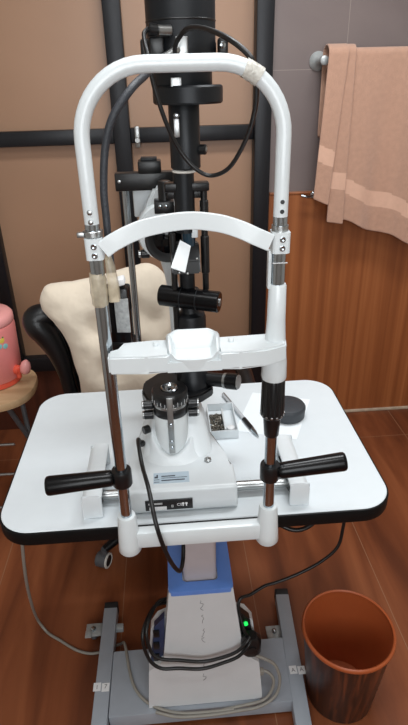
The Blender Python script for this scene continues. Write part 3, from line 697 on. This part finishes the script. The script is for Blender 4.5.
one('base_cable', MB().sweep([(-.081, .951, .891), (-.083, .928, .912), (-.079, .89, .915), (-.072, .845, .905), (-.060, .785, .905), (-.049, .731, .875), (-.040, .722, .83), (-.031, .725, .79), (-.023, .735, .755), (-.015, .745, .729), (-.009, .76, .712), (-.003, .79, .712), (-.001, .83, .726), (-.004, .87, .738), (-.008, .90, .7415)], .0042, 10),
    'rubber', 'black cable falling from the instrument base over the white front bar', 'cable')
one('power_cord', MB().sweep([(.41, 1.04, .762), (.413, 1.01, .64), (.408, 1.0, .55), (.395, .99, .49), (.35, .985, .445), (.29, .98, .413), (.235, .975, .395), (.205, .97, .392), (.165, .955, .382), (.140, .945, .385), (.1315, .936, .372), (.134, .924, .345), (.142, .906, .315), (.150, .902, .295)], .0042, 10),
    'rubber', 'thin black cord from under the table\'s right edge to the lit switch panel', 'cable')
one('spare_cable', MB().sweep([(.17, .92, .755), (.19, .87, .728), (.235, .85, .706), (.275, .855, .71), (.305, .88, .728), (.32, .93, .756)], .005, 10),
    'rubber', 'short black cable slung under the table edge right of the white socket', 'cable')
pc = thing('mains_cable', (.14, .9, .2), 'thick black mains cable looped across the front of the column housing', 'cable')
lo = [(-.047, .990, .352), (-.080, .965, .362), (-.106, .905, .345), (-.098, .883, .29), (-.074, .876, .268), (-.03, .876, .257), (.03, .876, .243), (.08, .876, .252), (.12, .878, .268), (.146, .885, .292), (.156, .894, .30)]
MB().sweep(lo, .0046, 10).build('cable_loop', 'rubber', pc)
lo2 = [(-.047, .990, .335), (-.088, .965, .350), (-.116, .90, .338), (-.107, .879, .275), (-.078, .869, .242), (-.03, .868, .236), (.03, .868, .226), (.085, .870, .240), (.124, .873, .256), (.150, .880, .284), (.158, .892, .292)]
MB().sweep(lo2, .0046, 10).build('cable_loop', 'rubber', pc)
pg = MB().loft([(.142, .178, .884, .916, .232, .012), (.134, .186, .882, .918, .242, .014), (.134, .186, .882, .918, .282, .014), (.143, .175, .888, .916, .296, .012)], 5).build('plug', 'black', pc)
MB().lathe((.160, .882, .262), (0, -1, 0), [(.014, 0), (.014, .004), (.006, .006)], 18).build('plug_screw', 'rubber', pg)
gl = thing('grey_power_lead', (.2, .93, 0), 'pale grey lead looping round the right of the column housing', 'cable')
MB().sweep([(.160, .905, .215), (.195, .895, .205), (.225, .890, .18), (.238, .880, .13), (.225, .866, .085), (.18, .852, .0655), (.12, .846, .0655), (.06, .842, .0655), (0, .842, .0655), (-.05, .846, .0655), (-.10, .862, .0655)], .0042, 10).build('lead', 'cable_grey', gl)
MB().sweep([(.172, .90, .15), (.205, .893, .15), (.222, .885, .125), (.215, .876, .09), (.19, .866, .068), (.13, .858, .0655), (.08, .852, .0655)], .0042, 10).build('lead', 'cable_grey', gl)
part(MB().box(.160, .196, .888, .902, .140, .160, .003).build('lead_plug', 'cable_grey', gl), 'pale grey moulded plug')
one('floor_cable', MB().sweep([(-.355, .96, .761), (-.394, 1.0, .582), (-.428, 1.05, .391), (-.462, 1.13, .19), (-.480, 1.19, .05), (-.462, 1.185, .0045), (-.44, 1.165, .0045), (-.41, 1.145, .0045), (-.35, 1.105, .0045), (-.30, 1.09, .0045), (-.25, 1.10, .0045), (-.215, 1.11, .012), (-.195, 1.072, .058), (-.178, .99, .0655), (-.16, .935, .0655), (-.13, .895, .0655), (-.085, .868, .0655), (-.03, .853, .0655), (.04, .850, .0655), (.11, .8515, .0655)], .0043, 10),
    'cable_grey', 'grey brown cable hanging from the table\'s left edge down to the floor', 'cable')

# ------------------------------------------------------------------ small things on the table
pa = MB(); q = [(.213, 1.274), (.141, 1.098), (.284, 1.045), (.360, 1.22)]
pa.prism(q, lambda p, r, z: Vector((p, r, z)), .8004, .8009)
one('paper_sheet', pa, 'paper', 'white sheet of paper on the table under the dark round case', 'paper')
pk = thing('round_case', (.285, 1.152, .801), 'dark grey round case lying on the white paper', 'case')
MB().lathe((.283, 1.150, .801), (0, 0, 1), [(.040, 0), (.044, .003), (.045, .024)], 40).build('case_bottom', 'puck', pk)
MB().lathe((.283, 1.150, .825), (0, 0, 1), [(.0455, 0), (.0455, .005), (.042, .010), (.032, .0125), (.001, .013)], 40).build('case_lid', 'puck', pk)
pn = thing('ballpoint_pen', (.15, 1.17, .80), 'clear ballpoint pen with black grip lying by the paper', 'pen')
p0, p1 = Vector((.131, 1.262, .8065)), Vector((.194, 1.059, .8055)); dv = (p1 - p0)
MB().cyl(p0, p0 + dv * .60, .0055, seg=16, ch=.001).build('barrel', 'clear', pn)
MB().cyl(p0 + dv * .01, p0 + dv * .60, .0018, seg=10).build('refill', 'ink_grey', pn)
MB().cyl(p0 - dv * .02, p0 + dv * .03, .0042, seg=14, ch=.001).build('push_button', 'steel', pn)
MB().cyl(p0 + dv * .61, p0 + dv * .84, .0062, .0060, seg=16, ch=.001).build('grip', 'black', pn)
MB().lathe(p0 + dv * .84, dv, [(.0056, 0), (.005, dv.length * .06), (.0018, dv.length * .13), (.0008, dv.length * .16)], 16).build('tip', 'chrome', pn)
MB().box(-.002, .002, 0, .05, .0, .0015, rot=None)
cl_ = MB().cyl(p0 + Vector((0, 0, .0065)), p0 + dv * .24 + Vector((0, 0, .0062)), .0012, seg=8); cl_.build('clip', 'steel', pn)
ty = thing('parts_tray', (.112, 1.12, .80), 'small open white tray beside the instrument base holding metal bits', 'tray')
tm = MB(); tx0, tx1, ty0, ty1 = .078, .146, 1.066, 1.192
tm.box(tx0, tx1, ty0, ty1, .8003, .8025)
tm.box(tx0, tx0 + .002, ty0, ty1, .8025, .824); tm.box(tx1 - .002, tx1, ty0, ty1, .8025, .824)
tm.box(tx0 + .002, tx1 - .002, ty0, ty0 + .002, .8025, .824); tm.box(tx0 + .002, tx1 - .002, ty1 - .002, ty1, .8025, .824)
bmesh.ops.remove_doubles(tm.bm, verts=tm.bm.verts[:], dist=.0001)
tm.build('tray_body', 'ivory', ty)
bi = MB()
for k in range(130):
    c = Vector((random.uniform(.084, .112), random.uniform(1.078, 1.160), random.uniform(.8045, .811))); d = Vector((random.uniform(-1, 1), random.uniform(-1, 1), random.uniform(-.3, .3))).normalized() * random.uniform(.003, .006)
    bi.cyl(c - d, c + d, random.uniform(.0012, .0022), seg=6)
tag(bi.build('metal_bits', 'bits'), 'heap of tiny metal bits in the left of the small tray', 'metal bits', kind='stuff')
sl2 = MB().box(.114, .118, 1.075, 1.170, .8028, .822, .001)
one('tray_divider', sl2, 'white', 'thin white strip standing upright inside the small tray', 'strip')
one('cotton_wad', MB().lathe((.131, 1.098, .8027), (0, 0, 1), [(.008, 0), (.011, .004), (.010, .009), (.004, .012)], 16), 'lab_white', 'white cotton wad in the right corner of the small tray', 'cotton')

# ------------------------------------------------------------------ office chair with cushion
oc = thing('office_chair', (-.1, 1.62, 0), 'black leather office chair behind the table on castered base', 'chair')
blk = [(-.462, .856), (-.455, .891), (-.428, .905), (-.367, .885), (-.171, .867), (-.077, .788), (-.07, .65), (-.094, .549), (-.294, .521), (-.355, .568), (-.378, .672), (-.403, .771), (-.445, .811)]
def tilt(y0, k): return lambda p, q, t: Vector((p, y0 + t + k * (q - .6), q))
MB().pillow(blk, .10, tilt(1.735, .12)).build('backrest', 'leather', oc)
# rolled leather edge of the backrest
MB().sweep([(-0.374, 1.695, .888), (-0.414, 1.685, .897), (-0.444, 1.680, .886), (-0.439, 1.675, .862), (-0.419, 1.675, .83), (-0.397, 1.675, .78), (-0.380, 1.675, .71), (-0.370, 1.675, .62), (-0.358, 1.675, .55)], .034, 16, rad=lambda t: .024 + .021 * math.sin(PI * min(1, t * 1.1 + .1))).build('rolled_edge', 'leather', oc)
MB().loft([(-.36, .16, 1.34, 1.78, .40, .08), (-.37, .17, 1.33, 1.79, .42, .09), (-.37, .17, 1.33, 1.79, .47, .09), (-.35, .15, 1.35, 1.77, .495, .08)], 6).build('seat', 'leather', oc)
MB().box(-.16, -.04, 1.74, 1.79, .40, .70, .012).build('back_bracket', 'black', oc)
for x, z in ((.225, .715),):
    a = MB().sweep([(x, 1.40, z), (x, 1.46, z + .012), (x, 1.54, z + .012), (x, 1.62, z)], .026, 14).build('armrest', 'leather', oc)
    MB().sweep([(x, 1.50, z), (x, 1.52, z - .12), (x - .03, 1.55, .50), (x - .09, 1.55, .43)], .014, 10).build('arm_support', 'black', a)
MB().cyl((-.1, 1.58, .10), (-.1, 1.58, .41), .026).build('gas_column', 'black', oc)
ch0 = Vector((-.1, 1.58, 0))
for k in range(5):
    a = math.atan2(1.437 - 1.58, -.285 + .1) + 2 * PI * k / 5; d = Vector((math.cos(a), math.sin(a), 0)); e_ = ch0 + d * .235
    lg = MB().sweep([ch0 + Vector((0, 0, .115)), ch0 + d * .12 + Vector((0, 0, .105)), e_ + Vector((0, 0, .082))], .02, 10, rad=lambda t: .024 - .009 * t).build('base_leg', 'black', oc)
    s_ = Vector((-d.y, d.x, 0)); 
    fk = MB().sweep([e_ + Vector((0, 0, .085)), e_ + Vector((0, 0, .062)) - s_ * .004, e_ + Vector((0, 0, .030)) - s_ * .02], .013, 10).build('caster', 'wheelgrey', lg)
    aa = Vector((.93, -.36, 0)).normalized() if k == 0 else d
    w0 = e_ + Vector((0, 0, .0285))
    MB().cyl(w0 - aa * .034, w0 + aa * .010, .0285, seg=24, ch=.004).build('caster_wheel', 'wheelgrey', fk)
    part(MB().lathe(w0 + aa * .0095, aa, [(.0288, -.003), (.0288, .0015), (.025, .0035), (.0195, .0015), (.0195, -.002)], 28).build('wheel_ring', 'whitewheel', fk), 'white ring on the wheel')
    MB().lathe(w0 + aa * .0095, aa, [(.0205, -.002), (.0205, .0022), (.010, .003)], 24).build('wheel_hub', 'cap', fk)
crm = [(-.404, .981), (-.392, 1.008), (-.363, 1.026), (-.247, 1.041), (-.111, 1.070), (-.056, 1.077), (-.018, 1.049), (-.006, .993), (-.003, .874), (-.019, .749), (-.05, .60), (-.22, .57), (-.300, .58), (-.311, .66), (-.320, .767), (-.342, .859), (-.374, .919), (-.399, .954)]
def tuft(x, z):
    v = 1
    for cx_, cz_ in ((-.12, .95), (-.05, .91), (-.22, .90), (-.10, .80), (-.20, .76), (-.04, .78)):
        d2 = ((x - cx_) ** 2 + (z - cz_) ** 2); v -= .55 * math.exp(-d2 / .0016)
    return v
cs = MB().pillow(crm, .125, tilt(1.565, .10), 18, 5, dent=tuft)
cso = cs.build('back_cushion', 'cream'); tx = bpy.data.textures.new('wrinkles', 'CLOUDS'); tx.noise_scale = .075
dm = cso.modifiers.new('wrinkles', 'DISPLACE'); dm.texture = tx; dm.strength = .012; dm.mid_level = .5
tag(cso, 'cream fabric cushion leaning against the black chair\'s backrest', 'cushion')

# ------------------------------------------------------------------ stool with water jug
SX, SY = -.685, 1.80
sto = thing('folding_stool', (SX, SY, 0), 'tan wooden seat stool with thin metal legs under the pink jug', 'stool')
ss = MB(); sup = [(SX + .165 * math.copysign(abs(math.cos(a)) ** .8, math.cos(a)), SY + .155 * math.copysign(abs(math.sin(a)) ** .8, math.sin(a))) for a in [2 * PI * k / 48 for k in range(48)]]
cS = Vector((SX, SY, 0))
ss.skin([ss.ring([(SX + (x - SX) * k, SY + (y - SY) * k, z) for x, y in sup]) for k, z in ((.94, .548), (.99, .552), (1, .560), (1, .571), (.985, .578), (.95, .580))])
ss.build('seat', 'tan', sto)
for sx in (-1, 1):
    for sy in (-1, 1):
        a = Vector((SX + sx * .07, SY + sy * .09, .55)); bq = Vector((SX + sx * .13, SY - sy * .13, .006)) if sx < 0 else Vector((SX + .15, SY - sy * .13, .006))
        lg = MB().cyl(a, bq, .010, seg=12).build('leg', 'wheelgrey', sto)
        MB().cyl(bq - Vector((0, 0, .006)), bq + Vector((0, 0, .018)), .0125, seg=12).build('leg_tip', 'cap', lg)
for y, z, xr in ((SY - .13, .40, .085), (SY - .15, .28, .10), (SY - .16, .13, .12)):
    MB().cyl((SX - .12, y, z), (SX + xr, y, z), .006, seg=10).build('rung', 'steel', sto)
jg = thing('water_jug', (SX + .01, SY + .04, .58), 'salmon pink insulated water jug with coral tap on the stool', 'jug')
JX, JY = SX + .01, SY + .04
MB().lathe((JX, JY, .58), (0, 0, 1), [(.088, .001), (.094, .004), (.096, .020), (.094, .026)], 40).build('jug_foot', 'orange', jg)
jb = MB().lathe((JX, JY, .603), (0, 0, 1), [(.093, 0), (.100, .008), (.107, .200), (.105, .212), (.099, .216)], 48).build('jug_body', 'pink', jg)
MB().lathe((JX, JY, .818), (0, 0, 1), [(.104, 0), (.107, .004), (.106, .026), (.098, .036), (.070, .042), (.001, .044)], 44).build('jug_lid', 'pinkl', jg)
td = Vector((.93, -.36, 0)).normalized()
tp = Vector((JX, JY, .640)) + td * .092
tpo = part(MB().cyl(tp - td * .01, tp + td * .022, .019, .017, seg=20, ch=.003).build('tap', 'orange', jg), 'coral tap')
MB().cyl(tp + td * .016 + Vector((0, 0, .012)), tp + td * .016 - Vector((0, 0, .032)), .010, .009, seg=16, ch=.001).build('tap_spout', 'orange', tpo)
part(MB().lathe(tp + td * .036 + Vector((.006, 0, -.012)), (.25, -.1, 1), [(.010, 0), (.018, .008), (.020, .026), (.015, .046), (.006, .056)], 20).build('tap_lever', 'pinkl', tpo), 'light pink tap cap')
sd_ = MB()
for dx, dz, r, m_ in ((0, .0, .011, 'yellow'), (-.012, -.020, .010, 'aqua'), (.010, -.026, .010, 'aqua'), (.006, .010, .005, 'green'), (-.008, .004, .006, 'lab_white')):
    an = math.radians(-44) + dx / .104; nrm = Vector((math.cos(an), math.sin(an), 0)); c = Vector((JX, JY, .776 + dz)) + nrm * .1045
    part(MB().lathe(c, nrm, [(r, -.001), (r, .0012), (r * .6, .0018)], 14).build('flower_sticker', m_, jb), 'coloured flower decal')

# ------------------------------------------------------------------ waste basket
BX, BY = .422, .913
wb = thing('waste_basket', (BX, BY, 0), 'brown wood grain plastic waste basket standing right of the stand', 'waste basket')
MB().lathe((BX, BY, 0), (0, 0, 1), [(.090, 0), (.092, .003), (.117, .268), (.115, .268), (.089, .006), (.001, .005)], 64).build('basket_wall', ['basket_out', 'basket_in'], wb)
bw = bpy.data.objects['basket_wall']
for p in bw.data.polygons:
    n = p.normal; c = p.center
    if (n.x * c.x + n.y * c.y < -1e-4 and c.z > .003) or (n.z > .7 and c.z < .1): p.material_index = 1
MB().lathe((BX, BY, .264), (0, 0, 1), [(.1145, 0), (.1205, .001), (.1225, .006), (.1215, .012), (.118, .015), (.1145, .012), (.1145, 0)], 64, cap=False).build('rim', 'basket_in', wb)
